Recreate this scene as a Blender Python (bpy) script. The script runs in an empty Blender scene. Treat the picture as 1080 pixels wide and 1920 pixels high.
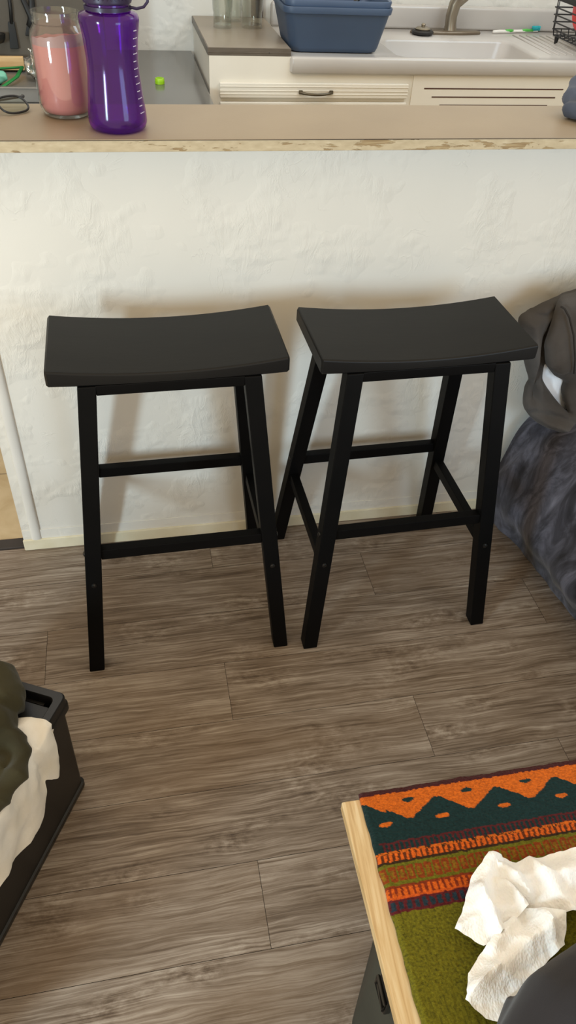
import bpy, bmesh, math, random
from mathutils import Vector, Matrix, noise
from mathutils.geometry import delaunay_2d_cdt
random.seed(7)
COL = bpy.context.scene.collection
PI = math.pi

# ------------------------------------------------------------------ materials
def lin(h):
    h = h.lstrip('#'); r = []
    for i in (0, 2, 4):
        c = int(h[i:i+2], 16) / 255
        r.append(c / 12.92 if c <= .04045 else ((c + .055) / 1.055) ** 2.4)
    return (*r, 1)

class NT:
    def __init__(s, name):
        s.m = bpy.data.materials.new(name); s.m.use_nodes = True
        s.t = s.m.node_tree; s.n = s.t.nodes; s.l = s.t.links
        s.b = s.n['Principled BSDF']
    def new(s, t, **k):
        n = s.n.new(t)
        for a, v in k.items(): setattr(n, a, v)
        return n
    def val(s, sock, v):
        if hasattr(v, 'is_linked') or isinstance(v, bpy.types.NodeSocket): s.l.new(v, sock)
        else: sock.default_value = v
    def coord(s, scale=(1, 1, 1), rot=(0, 0, 0), off=None, kind='Object'):
        c = s.new('ShaderNodeTexCoord'); m = s.new('ShaderNodeMapping')
        m.inputs['Scale'].default_value = scale; m.inputs['Rotation'].default_value = rot
        v = c.outputs[kind]
        if off is not None:
            a = s.new('ShaderNodeVectorMath', operation='ADD'); s.l.new(v, a.inputs[0]); s.l.new(off, a.inputs[1]); v = a.outputs[0]
        s.l.new(v, m.inputs['Vector']); return m.outputs[0]
    def noise(s, vec, scale=5, detail=4, rough=.5, dist=0):
        n = s.new('ShaderNodeTexNoise'); n.inputs['Scale'].default_value = scale; n.inputs['Detail'].default_value = detail
        n.inputs['Roughness'].default_value = rough; n.inputs['Distortion'].default_value = dist
        s.l.new(vec, n.inputs['Vector']); return n.outputs['Fac']
    def ramp(s, fac, stops):
        r = s.new('ShaderNodeValToRGB'); s.l.new(fac, r.inputs[0]); e = r.color_ramp.elements
        while len(e) < len(stops): e.new(.5)
        for i, (p, c) in enumerate(stops):
            e[i].position = p; e[i].color = lin(c) if isinstance(c, str) else (c, c, c, 1)
        return r.outputs[0]
    def math(s, op, a, b=0.0, clamp=False):
        n = s.new('ShaderNodeMath', operation=op); n.use_clamp = clamp; s.val(n.inputs[0], a); s.val(n.inputs[1], b); return n.outputs[0]
    def mix(s, fac, a, b, mode='MIX'):
        n = s.new('ShaderNodeMix', data_type='RGBA', blend_type=mode); s.val(n.inputs[0], fac)
        s.val(n.inputs[6], lin(a) if isinstance(a, str) else a); s.val(n.inputs[7], lin(b) if isinstance(b, str) else b); return n.outputs[2]
    def bump(s, h, strength=.3, dist=.01, prev=None):
        b = s.new('ShaderNodeBump'); b.inputs['Strength'].default_value = strength; b.inputs['Distance'].default_value = dist
        s.l.new(h, b.inputs['Height'])
        if prev is not None: s.l.new(prev, b.inputs['Normal'])
        s.l.new(b.outputs[0], s.b.inputs['Normal']); return b.outputs[0]
    def set(s, **k):
        for a, v in k.items():
            sock = s.b.inputs[a.replace('_', ' ')]
            s.val(sock, lin(v) if isinstance(v, str) else v)
        return s.m

def simple(name, c1, c2=None, rough=.5, scale=12, bump=0, metal=0, bscale=60, spec=.5, stretch=(1, 1, 1), **kw):
    t = NT(name); v = t.coord(stretch)
    t.set(Base_Color=t.ramp(t.noise(v, scale, 4), [(.3, c1), (.7, c2 or c1)]), Roughness=rough, Metallic=metal)
    t.b.inputs['Specular IOR Level'].default_value = spec
    if bump: t.bump(t.noise(v, bscale, 5), bump, .004)
    t.set(**kw); return t.m

M = {}
def mat_floor():
    t = NT('weathered_plank'); at = t.new('ShaderNodeAttribute', attribute_name='plank_id')
    cmb = t.new('ShaderNodeCombineXYZ')
    for i, k in enumerate((7.31, 3.77, 5.1)): t.l.new(t.math('MULTIPLY', at.outputs['Fac'], k), cmb.inputs[i])
    off = cmb.outputs[0]
    warp = t.noise(t.coord((4.5, 15, 1), off=off), 1, 3, .5, .2)
    c2 = t.new('ShaderNodeCombineXYZ'); t.l.new(t.math('MULTIPLY', t.math('SUBTRACT', warp, .5), .026), c2.inputs[1])
    ad = t.new('ShaderNodeVectorMath', operation='ADD'); t.l.new(off, ad.inputs[0]); t.l.new(c2.outputs[0], ad.inputs[1]); woff = ad.outputs[0]
    fine = t.noise(t.coord((5, 230, 1), off=woff), 1, 6, .68)
    mid = t.noise(t.coord((6, 62, 1), off=woff), 1, 4, .6)
    broad = t.noise(t.coord((5, 17, 1), off=woff), 1, 4, .6)
    fleck = t.noise(t.coord((38, 75, 1), off=woff), 1, 4, .65)
    patch = t.noise(t.coord((5, 13, 1), off=off), 1, 2, .5)
    f = t.math('ADD', t.math('MULTIPLY', fine, .54), t.math('MULTIPLY', mid, .24))
    f = t.math('ADD', f, t.math('MULTIPLY', broad, .22))
    streak = t.ramp(t.noise(t.coord((2.2, 120, 1), off=woff), 1, 3, .7), [(.34, 1.0), (.42, 0.0)])
    f = t.math('SUBTRACT', f, t.math('MULTIPLY', streak, .06))
    f = t.math('ADD', f, t.math('MULTIPLY', t.math('SUBTRACT', fleck, .5), t.math('MULTIPLY', t.math('SUBTRACT', patch, .5, True), 2.6)))
    f = t.math('ADD', f, t.math('MULTIPLY', t.math('FRACT', t.math('MULTIPLY', at.outputs['Fac'], 17.13)), .035))
    col = t.ramp(f, [(.34, '#3f3227'), (.45, '#6a5b4d'), (.53, '#85776a'), (.66, '#aea397')])
    col = t.mix(t.math('MULTIPLY', t.math('SUBTRACT', t.noise(t.coord((2, 6, 1), off=off), 1, 2), .46, True), 1.5), col, '#75604a')
    t.set(Base_Color=col, Roughness=t.ramp(fine, [(.3, .5), (.7, .36)]))
    t.b.inputs['Specular IOR Level'].default_value = .4
    t.bump(t.math('ADD', fine, t.math('MULTIPLY', mid, .4)), .4, .003)
    return t.m
def mat_plaster(name, c1='#ddd9d0', c2='#e3dfd6'):
    t = NT(name); v = t.coord()
    big = t.noise(v, 3.2, 3, .5, .6)
    mask = t.ramp(t.noise(t.coord((1, 1, 1.2)), 5.5, 3, .6), [(.5, 0.0), (.62, 1.0)])
    vm = t.new('ShaderNodeTexVoronoi', feature='SMOOTH_F1'); vm.inputs['Scale'].default_value = 95
    t.l.new(t.coord((1, 1, .6)), vm.inputs['Vector'])
    drip = t.noise(t.coord((1.6, 1.6, .6)), 26, 5, .62, 1.2)
    ridge = t.ramp(t.noise(t.coord((1, 1, .7)), 9, 4, .55, 1.8), [(.485, 0.0), (.5, 1.0), (.515, 0.0)])
    rm = t.math('MULTIPLY', ridge, t.ramp(t.noise(v, 7, 2), [(.52, 0.0), (.6, 1.0)]))
    h = t.math('ADD', t.math('MULTIPLY', big, .8), t.math('MULTIPLY', t.math('MULTIPLY', drip, mask), 1.5))
    h = t.math('ADD', h, t.math('MULTIPLY', rm, .12))
    h = t.math('ADD', h, t.math('MULTIPLY', t.noise(v, 180, 3), .035))
    t.set(Base_Color=t.ramp(t.noise(v, 2.5, 3), [(.35, c1), (.65, c2)]), Roughness=.55)
    t.b.inputs['Specular IOR Level'].default_value = .3
    t.bump(h, .32, .012); return t.m
def mat_paint_edge():
    t = NT('chipped_paint'); v = t.coord((1, 1, 1))
    chip = t.noise(t.coord((9, 9, 45)), 1.6, 5, .62, .5)
    sep = t.new('ShaderNodeSeparateXYZ'); t.l.new(v, sep.inputs[0])
    bias = t.math('MULTIPLY_ADD', sep.outputs[0], .10); bias.node.inputs[2].default_value = -.06
    m = t.ramp(t.math('ADD', chip, bias), [(.545, 0.0), (.56, 1.0)])
    wood = t.ramp(t.noise(t.coord((10, 10, 160)), 2, 4), [(.3, '#80694a'), (.5, '#98825f'), (.7, '#ac9874')])
    paint = t.ramp(t.noise(t.coord((25, 25, 60)), 2, 4), [(.3, '#b0a083'), (.6, '#beaf92'), (.8, '#cabda2')])
    t.set(Base_Color=t.mix(m, paint, wood), Roughness=.7); t.bump(t.math('MULTIPLY', m, -1), .5, .002); return t.m
def mat_pine():
    t = NT('pine_board'); g = t.noise(t.coord((75, 3.5, 30)), 1, 5, .6, 1.4); b = t.noise(t.coord((9, 2, 5)), 1, 2)
    t.set(Base_Color=t.mix(t.ramp(b, [(.5, 0.0), (.75, .8)]), t.ramp(g, [(.32, '#a5814f'), (.5, '#c7aa7c'), (.66, '#d8c39c')]), '#a37f4c'), Roughness=.5); return t.m
def mat_velvet():
    t = NT('grey_velvet')
    a = t.noise(t.coord((14, 14, 4.5)), 1.2, 5, .62, 1.2); b = t.noise(t.coord((9, 9, 2)), 2, 3, .5, .6)
    f = t.math('ADD', t.math('MULTIPLY', a, .65), t.math('MULTIPLY', b, .35))
    t.set(Base_Color=t.ramp(f, [(.36, '#29282c'), (.48, '#403f46'), (.6, '#62616c'), (.72, '#8f8f9d')]), Roughness=.85)  # pale end of the ramp paints sheen streaks into the blanket's colour
    t.b.inputs['Sheen Weight'].default_value = .25; t.b.inputs['Sheen Roughness'].default_value = .4
    t.b.inputs['Specular IOR Level'].default_value = .1
    t.bump(a, .25, .006); return t.m
def mat_cloth(name, c1, c2, weave=700, sheen=.1, scale=9, b=.25):
    t = NT(name); v = t.coord()
    t.set(Base_Color=t.ramp(t.noise(v, scale, 4, .55, .3), [(.32, c1), (.7, c2)]), Roughness=.9)
    t.b.inputs['Sheen Weight'].default_value = sheen; t.b.inputs['Specular IOR Level'].default_value = .15
    n = t.bump(t.noise(v, 34, 4), b, .004); t.bump(t.noise(v, weave, 2), .25, .0012, n); return t.m
def mat_glass(name, col='#ffffff', rough=0.02, ior=1.45, milk=0.0, boost=1.0):
    """thin clear wall: tinted transmission with a Fresnel gloss over it"""
    t = NT(name); t.n.remove(t.b); out = t.n['Material Output']
    tr = t.new('ShaderNodeBsdfTransparent'); t.l.new(t.ramp(t.noise(t.coord(), 5, 1), [(.3, col), (.7, col)]), tr.inputs[0])
    gl = t.new('ShaderNodeBsdfGlossy'); gl.inputs['Roughness'].default_value = rough
    di = t.new('ShaderNodeBsdfDiffuse'); di.inputs[0].default_value = lin(col)
    m0 = t.new('ShaderNodeMixShader'); m0.inputs[0].default_value = milk; t.l.new(tr.outputs[0], m0.inputs[1]); t.l.new(di.outputs[0], m0.inputs[2])
    fr = t.new('ShaderNodeLayerWeight'); fr.inputs['Blend'].default_value = .5
    sch = t.math('MULTIPLY_ADD', t.math('POWER', fr.outputs['Facing'], 4.0), .75); sch.node.inputs[2].default_value = ((ior - 1) / (ior + 1)) ** 2
    m = t.new('ShaderNodeMixShader'); t.l.new(t.math('MULTIPLY', sch, boost, True), m.inputs[0]); t.l.new(m0.outputs[0], m.inputs[1]); t.l.new(gl.outputs[0], m.inputs[2])
    t.l.new(m.outputs[0], out.inputs['Surface']); return t.m
def mat_attr(name, rough=.95, bump=.6):
    t = NT(name); a = t.new('ShaderNodeAttribute', attribute_name='weave_colour')
    v = t.coord((260, 420, 260)); n = t.noise(v, 1, 4, .7)
    fib = t.ramp(n, [(.25, .5), (.75, 1.45)])
    t.set(Base_Color=t.mix(1.0, a.outputs['Color'], fib, 'MULTIPLY'), Roughness=rough)
    t.b.inputs['Sheen Weight'].default_value = .1; t.b.inputs['Specular IOR Level'].default_value = .1
    t.bump(n, bump, .003); return t.m
def mat_paper():
    t = NT('paper_towel_tissue'); v = t.coord()
    vo = t.new('ShaderNodeTexVoronoi'); vo.inputs['Scale'].default_value = 330; t.l.new(t.coord((1, .6, 1)), vo.inputs['Vector'])
    t.set(Base_Color=t.ramp(t.noise(v, 20, 3), [(.3, '#edecea'), (.7, '#f3f2f0')]), Roughness=.9)
    t.b.inputs['Subsurface Weight'].default_value = .05
    n = t.bump(t.noise(v, 45, 5, .6), .35, .006); t.bump(vo.outputs['Distance'], .35, .002, n); return t.m
def mat_tile():
    t = NT('beige_tile'); br = t.new('ShaderNodeTexBrick'); br.offset = 0
    br.inputs['Scale'].default_value = 1; br.inputs['Brick Width'].default_value = .33; br.inputs['Row Height'].default_value = .33
    br.inputs['Mortar Size'].default_value = .003; t.l.new(t.coord(), br.inputs['Vector'])
    c = t.ramp(t.noise(t.coord((1, 1, 1)), 9, 5, .6, .6), [(.3, '#a9936f'), (.7, '#beaa89')])
    t.l.new(c, br.inputs['Color1']); t.l.new(c, br.inputs['Color2']); br.inputs['Mortar'].default_value = lin('#8d7a60')
    t.set(Base_Color=br.outputs['Color'], Roughness=.4); return t.m

M['floor'] = mat_floor(); M['gap'] = simple('plank_joint', '#1c1815', rough=.9)
M['wall'] = mat_plaster('skim_plaster'); M['kwall'] = mat_plaster('kitchen_plaster', '#d6d3ca', '#dcd9d1')
M['base'] = simple('cream_baseboard_paint', '#d9cfb0', '#e6dec6', .5, 14, .3, bscale=30)
M['trim'] = simple('white_trim_paint', '#d3d0ca', '#dedbd4', .4, 8, .15, bscale=25)
M['edge'] = mat_paint_edge()
M['lam'] = simple('beige_laminate', '#8d7d67', '#96866f', .42, 5, .04, bscale=300)
M['lamdark'] = simple('laminate_seam', '#3d2b20', rough=.6)
M['black'] = simple('satin_black_lacquer', '#070707', '#0a0909', .5, 14, .05, bscale=40, spec=.10)
M['seat'] = simple('satin_black_seat', '#0d0c0c', '#131211', .45, 6, .03, bscale=30, spec=.27, stretch=(1, 4, 1))
M['bolt'] = simple('bolt_metal', '#2c2b2a', '#3a3937', .3, metal=.8)
M['tile'] = mat_tile(); M['thresh'] = simple('dark_threshold', '#2c2623', '#352e2a', .6)
M['cream'] = simple('cream_cabinet_paint', '#dad3c5', '#e0dacd', .45, 5, .06, bscale=30)
M['slot'] = simple('slot_dark', '#4a2d22', rough=.8)
M['bronze'] = simple('bronze_pull', '#4c4538', '#6f6655', .35, metal=.7)
M['ctop'] = simple('taupe_laminate', '#85796a', '#8e8272', .35, 6, .04, bscale=200)
M['cedge'] = simple('grey_metal_edging', '#5e554b', '#6b6258', .4, 20, metal=.3, stretch=(1, 1, 8))
M['enamel'] = simple('white_enamel', '#b4afaa', '#bbb6b0', .22, 4)
M['nickel'] = simple('brushed_nickel', '#8f8677', '#a49b8c', .32, 30, metal=.9, stretch=(1, 1, .1))
M['nickeld'] = simple('aged_nickel', '#6b5f50', '#7c7061', .35, metal=.7)
M['rubber'] = simple('black_rubber', '#141313', '#1d1b1a', .5)
M['tub'] = simple('slate_blue_plastic', '#394a63', '#3e5069', .45, 6, .03, bscale=200)
M['tub2'] = simple('slate_blue_plastic_worn', '#3f506a', '#455771', .4, 6)
M['glass'] = mat_glass('clear_glass', '#f4f5f2', .03, 1.6, .012, 1.4); M['purple'] = mat_glass('purple_plastic', '#bd5cdf', .12, 1.45, .05)
M['pcap'] = simple('dark_purple_lid', '#1b1030', '#241540', .35)
M['pink'] = simple('pink_smoothie', '#e08488', '#ea9496', .5, 9)
M['pinkw'] = simple('pink_residue', '#b98a96', '#c79aa4', .4, 20)
M['mark'] = simple('white_print', '#d9d2e6', rough=.5)
M['steel'] = simple('grey_aluminium', '#8d8b87', '#9a9894', .35, metal=.6)
M['glosstop'] = simple('dark_grey_gloss', '#55534f', '#5d5b57', .16, 4)
M['lime'] = simple('lime_plastic', '#8fbf1a', '#a2d023', .4); M['white'] = simple('white_plastic', '#d9d6cf', '#e3e0da', .4)
M['green'] = simple('green_plastic', '#3c9a3c', '#58b34a', .4); M['teal'] = simple('teal_bristle', '#1c9aa4', '#2bb0b4', .6)
M['dkgreen'] = simple('green_ribbon', '#1f7a3a', '#2a8a45', .5); M['aqua'] = simple('aqua_foil', '#55a58c', '#7fc0a8', .35, 40)
M['darkcab'] = simple('dark_taupe_laminate', '#4b443b', '#575045', .6, 5)
M['matblack'] = simple('matte_black', '#0d0c0c', '#151413', .5); M['dkbrown'] = simple('dark_brown_wood', '#2d1a12', '#3c241a', .5)
M['board'] = simple('pale_wood', '#cfa873', '#e0bd8a', .55, 8, stretch=(1, 1, 12))
M['foil'] = simple('crinkled_clear_wrap', '#8f8a83', '#c9c4bc', .18, 30, .8, .7, 45)
M['red'] = simple('red_enamel', '#a3191c', '#b21f22', .3)
M['wire'] = simple('black_wire', '#17161a', '#211f24', .4)
M['greycloth'] = mat_cloth('slate_cloth', '#454a56', '#5a606e')
M['velvet'] = mat_velvet(); M['sofa'] = mat_cloth('charcoal_upholstery', '#2d2c30', '#3a393e')
M['twill'] = mat_cloth('taupe_grey_twill', '#433f3c', '#575350', 900, .1, 7, .4); M['seam'] = simple('dark_seam', '#2c2825', rough=.9)
M['whitecloth'] = mat_cloth('white_cotton', '#dfe1e6', '#eceef2'); M['creamcloth'] = mat_cloth('cream_cotton', '#d2c8b5', '#e2dcd1', 800, .1, 9, .3)
M['olive'] = mat_cloth('olive_twill', '#2e2a1a', '#3f3a26', 800, .1, 7, .35)
M['crate'] = simple('black_crate_plastic', '#131211', '#191817', .45, 10, .05, bscale=250); 
M['pine'] = mat_pine(); M['rug'] = mat_attr('woven_wool'); M['paper'] = mat_paper()
M['dkgrey'] = mat_cloth('charcoal_knit', '#2b2a2d', '#353438', 1100, .12, 6, .15)
M['storage'] = simple('dark_olive_plastic', '#2b2d26', '#34362e', .55, 8, .05, bscale=120)
M['lens'] = mat_glass('lens', '#dfe6df', .02, 1.4)

# ------------------------------------------------------------------ geometry helpers
class G:
    def __init__(s): s.b = bmesh.new()
    def box(s, c, size, bev=0, seg=2, rz=0, mat=None):
        r = bmesh.ops.create_cube(s.b, size=1); vs = r['verts']
        Mx = Matrix.Translation(c) @ Matrix.Rotation(rz, 4, 'Z') @ Matrix.Diagonal((*size, 1))
        if mat is not None: Mx = mat @ Mx
        bmesh.ops.transform(s.b, matrix=Mx, verts=vs)
        if bev:
            es = {e for v in vs for e in v.link_edges}
            bmesh.ops.bevel(s.b, geom=list(es), offset=bev, segments=seg, profile=.5, affect='EDGES', clamp_overlap=True)
        return s
    def bb(s, a, b_, bev=0, seg=2):
        return s.box([(p + q) / 2 for p, q in zip(a, b_)], [abs(q - p) for p, q in zip(a, b_)], bev, seg)
    def prism(s, bot, top, bev=0, seg=2):
        vs = [s.b.verts.new(p) for p in bot] + [s.b.verts.new(p) for p in top]; n = len(bot)
        fs = [s.b.faces.new(vs[:n][::-1]), s.b.faces.new(vs[n:])] + [s.b.faces.new((vs[i], vs[(i+1) % n], vs[n+(i+1) % n], vs[n+i])) for i in range(n)]
        if bev:
            es = {e for f in fs for e in f.edges}
            bmesh.ops.bevel(s.b, geom=list(es), offset=bev, segments=seg, profile=.5, affect='EDGES', clamp_overlap=True)
        return s
    def lathe(s, prof, c=(0, 0, 0), segs=40, close=False, sx=1, sy=1):
        rings = []
        for r, z in prof:
            if r < 1e-6: rings.append([s.b.verts.new((c[0], c[1], c[2] + z))])
            else: rings.append([s.b.verts.new((c[0] + r * sx * math.cos(2*PI*k/segs), c[1] + r * sy * math.sin(2*PI*k/segs), c[2] + z)) for k in range(segs)])
        pairs = list(zip(rings, rings[1:])) + ([(rings[-1], rings[0])] if close else [])
        for A, B in pairs:
            for k in range(segs):
                k2 = (k + 1) % segs
                if len(A) == 1 and len(B) == 1: continue
                if len(A) == 1: s.b.faces.new((A[0], B[k2], B[k]))
                elif len(B) == 1: s.b.faces.new((A[k], A[k2], B[0]))
                else: s.b.faces.new((A[k], A[k2], B[k2], B[k]))
        return s
    def tube(s, pts, rad, segs=12, closed=False, flat=None, ends='round'):
        P = [Vector(p) for p in pts]; n = len(P); R = rad if isinstance(rad, (list, tuple)) else [rad] * n
        T = []
        for i in range(n):
            a = P[(i-1) % n] if (closed or i) else P[0]; b_ = P[(i+1) % n] if (closed or i < n-1) else P[-1]
            T.append((b_ - a).normalized())
        up = Vector((0, 0, 1)) if abs(T[0].z) < .9 else Vector((0, 1, 0))
        if flat is not None: up = Vector(flat)
        N = (up - T[0] * up.dot(T[0])).normalized(); rings = []
        k_f = 1 if flat is None else .5
        for i in range(n):
            src = up if flat is not None else N
            N = (src - T[i] * src.dot(T[i]))
            N = N.normalized() if N.length > 1e-5 else Vector((1, 0, 0))
            B = T[i].cross(N)
            rings.append([s.b.verts.new(P[i] + R[i] * (N * math.cos(2*PI*k/segs) * k_f + B * math.sin(2*PI*k/segs))) for k in range(segs)])
        for i in range(n if closed else n - 1):
            A, B = rings[i], rings[(i+1) % n]
            for k in range(segs): s.b.faces.new((A[k], A[(k+1) % segs], B[(k+1) % segs], B[k]))
        if not closed:
            for ring, p, t_, r in ((rings[0], P[0], -T[0], R[0]), (rings[-1], P[-1], T[-1], R[-1])):
                c = s.b.verts.new(p + t_ * (r * .55 if ends == 'round' else 0))
                for k in range(segs): s.b.faces.new((ring[k], ring[(k+1) % segs], c))
        return s
    def loft(s, rows, nu=8, nv=8, thick=0, fn=None):
        """rows of control points -> Catmull-Rom surface"""
        def cr(pts, n):
            pts = [Vector(p) for p in pts]; o = []
            for i in range(len(pts) - 1):
                p0 = pts[max(i-1, 0)]; p1 = pts[i]; p2 = pts[i+1]; p3 = pts[min(i+2, len(pts)-1)]
                for k in range(n):
                    t = k / n
                    o.append(.5*((2*p1)+(p2-p0)*t+(2*p0-5*p1+4*p2-p3)*t*t+(3*p1-p0-3*p2+p3)*t**3))
            o.append(pts[-1]); return o
        rr = [cr(r, nu) for r in rows]; cols = [cr(c, nv) for c in zip(*rr)]
        nu_, nv_ = len(cols), len(cols[0])
        V = [[s.b.verts.new(fn(p, i/(nu_-1), j/(nv_-1)) if fn else p) for j, p in enumerate(c)] for i, c in enumerate(cols)]
        fs = [s.b.faces.new((V[i][j], V[i+1][j], V[i+1][j+1], V[i][j+1])) for i in range(nu_-1) for j in range(nv_-1)]
        if thick:
            bmesh.ops.recalc_face_normals(s.b, faces=fs); bmesh.ops.solidify(s.b, geom=fs, thickness=thick)
        return s

def mesh_of(g, name, smooth=None):
    bmesh.ops.recalc_face_normals(g.b, faces=g.b.faces)
    me = bpy.data.meshes.new(name); g.b.to_mesh(me); g.b.free()
    if smooth is not None:
        me.polygons.foreach_set('use_smooth', [True] * len(me.polygons))
        if smooth < 179: me.set_sharp_from_angle(angle=math.radians(smooth))
    return me
def obj(name, g, mat, parent=None, smooth=40, loc=None):
    me = mesh_of(g, name, smooth) if isinstance(g, G) else g
    o = bpy.data.objects.new(name, me); COL.objects.link(o)
    for m in (mat if isinstance(mat, (list, tuple)) else [mat]): me.materials.append(m)
    if loc: o.location = loc
    if parent: o.parent = parent
    if smooth == 40 and isinstance(g, G):
        w_ = o.modifiers.new('normals', 'WEIGHTED_NORMAL'); w_.keep_sharp = True; w_.weight = 80
    return o
def thing(name, label, cat, loc=(0, 0, 0), rz=0, group=None):
    o = bpy.data.objects.new(name, None); COL.objects.link(o); o.location = loc; o.rotation_euler = (0, 0, rz)
    o.empty_display_size = .05
    return tag(o, label, cat, group)
def tag(o, label, cat, group=None, kind=None):
    o['label'] = label; o['category'] = cat
    if group: o['group'] = group
    if kind: o['kind'] = kind
    return o
def struct(name, g, mat, label=None, smooth=40):
    o = obj(name, g, mat, None, smooth); o['kind'] = 'structure'
    if label: o['label'] = label
    return o
def copy_tree(o, parent=None):
    c = o.copy(); COL.objects.link(c); c.parent = parent
    for ch in list(o.children): copy_tree(ch, c)
    return c
def lumps(tubes, voxel=.006, smooth=8, amp=.004, nscale=14, aniso=(1, 1, 1), seed=0, fold=0, fscale=20, fdir=(1, 0, 0), segs=14):
    """soft cloth body: tubes merged by a voxel remesh, smoothed, then given wrinkles"""
    g = G()
    for tb in tubes: g.tube(tb[0], tb[1], segs, flat=tb[2] if len(tb) > 2 else None)
    me = mesh_of(g, 'lump'); o = bpy.data.objects.new('lump', me); COL.objects.link(o)
    m = o.modifiers.new('r', 'REMESH'); m.mode = 'VOXEL'; m.voxel_size = voxel
    if smooth: s_ = o.modifiers.new('s', 'SMOOTH'); s_.iterations = smooth; s_.factor = .5
    dg = bpy.context.evaluated_depsgraph_get(); dg.update()
    out = bpy.data.meshes.new_from_object(o.evaluated_get(dg)); bpy.data.objects.remove(o); bpy.data.meshes.remove(me)
    off = Vector((seed * 3.1, seed * 1.7, seed * .9)); fd = Vector(fdir)
    nrm = [v.normal.copy() for v in out.vertices]
    for v, n in zip(out.vertices, nrm):
        p = v.co; q = Vector((p.x * aniso[0], p.y * aniso[1], p.z * aniso[2])) * nscale + off
        d = amp * (1 - 2 * abs(noise.noise(q))) + amp * .5 * noise.noise(q * 2.7)
        if fold:
            w = p.dot(fd) * fscale + 1.6 * noise.noise(p * 9 + off); d += fold * (1 - 2 * abs(math.sin(w)) ** .7)
        v.co = p + n * d
    out.polygons.foreach_set('use_smooth', [True] * len(out.polygons))
    return out

# ------------------------------------------------------------------ camera
cam = bpy.data.cameras.new('camera'); co = bpy.data.objects.new('camera', cam); COL.objects.link(co)
cam.sensor_fit = 'HORIZONTAL'; cam.sensor_width = 36; cam.lens = 1419.3053 / 1080 * 36; cam.clip_start = .02
Rr = Vector((0.98133967, -0.18592414, 0.04903735)); Uu = Vector((0.08830094, 0.66230126, 0.74401612)); Ff = Vector((0.17080805, 0.72580249, -0.66635978))
co.matrix_world = Matrix(((Rr.x, Uu.x, -Ff.x, 0), (Rr.y, Uu.y, -Ff.y, -1.54093), (Rr.z, Uu.z, -Ff.z, 1.4629), (0, 0, 0, 1)))
bpy.context.scene.camera = co

# ------------------------------------------------------------------ setting: floor of planks, half wall, trims, kitchen shell
g = G(); pid = []
PW, PL, GAP = .1563, 1.235, .0009
offs = {0: .135, 1: .541, 2: -.283, 3: .126, 4: .543, 5: .83, 6: .131, 7: .62, 8: -.2, 9: .3}
y_top = .0; idx = 0
for r in range(-1, 12):
    y1 = .017 - PW * r if r >= 0 else .03; y0 = .017 - PW * (r + 1) if r >= 0 else .017
    y1 = min(y1, .003); y0 = min(y0, .003)
    if y1 - y0 < .002: continue
    o_ = offs.get(r, (r * .377) % PL)
    for k in range(-3, 4):
        x0 = max(o_ + k * PL, -2.2); x1 = min(o_ + (k + 1) * PL, 2.4)
        if x1 - x0 < .01: continue
        idx += 1; h = GAP / 2
        vs = [g.b.verts.new(p) for p in ((x0+h, y0+h, 0), (x1-h, y0+h, 0), (x1-h, y1-h, 0), (x0+h, y1-h, 0))]
        f = g.b.faces.new(vs); pid.append(idx)
lo = [g.b.verts.new(p) for p in ((-2.2, -1.9, -.002), (2.4, -1.9, -.002), (2.4, .003, -.002), (-2.2, .003, -.002))]
f = g.b.faces.new(lo); f.material_index = 1; pid.append(0)
fo = struct('floor', g, [M['floor'], M['gap']], 'grey brown weathered wood plank floor')
at = fo.data.attributes.new('plank_id', 'FLOAT', 'FACE')
at.data.foreach_set('value', [random.Random(i).random() * 10 for i in pid])

XW = -.3519
struct('trim_3', G().bb((XW, -.0028, .03), (2.4, 0, .067), .0012), M['wall'], 'painted over low strip along the foot of the half wall')
struct('wall_front', G().bb((XW, 0, 0), (2.4, .045, 1.049)), M['wall'], 'white skim plaster half wall under the bar', None)
g = G().bb((XW - .002, -.008, 0), (2.4, 0, .036), .003)
struct('baseboard_front', g, M['base'], 'cream painted baseboard strip along the half wall')
g = G(); pts = [(-.318, -.002, .036 + .05 * i) for i in range(21)]
g.tube(pts, [.0125] * 21, 16, flat=(0, 1, 0), ends='flat')
struct('trim_1', g, M['trim'], 'white half round bead down the end of the half wall')
struct('trim_2', G().bb((-1.4, .003, -.004), (XW, .04, .006), .003), M['thresh'], 'dark threshold strip at the kitchen doorway')
struct('floor_kitchen', G().bb((-1.6, .04, -.02), (2.4, 2.0, .002)), M['tile'], 'beige kitchen floor tiles')
struct('wall_back', G().bb((-1.6, 2.0, 0), (2.6, 2.1, 2.4)), M['kwall'], 'off white kitchen back wall', None)
struct('wall_left', G().bb((-1.7, .04, 0), (-1.6, 2.1, 2.4)), M['kwall'], None, None)
struct('wall_right', G().bb((2.4, -1.9, 0), (2.5, 2.1, 2.4)), M['kwall'], None, None)

# ------------------------------------------------------------------ bar counter
bar = thing('bar_counter', 'long beige bar counter with a chipped cream painted front edge', 'counter', (0, 0, 1.049))
obj('slab', G().bb((-.42, -.158, 0), (2.39, .056, .0185), .0015), M['edge'], bar)
obj('seam_strip', G().bb((-.42, -.1585, .0185), (2.39, .056, .0196)), M['lamdark'], bar)
obj('laminate_top', G().bb((-.421, -.1598, .0196), (2.39, .0574, .021), .0004), M['lam'], bar)

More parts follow.
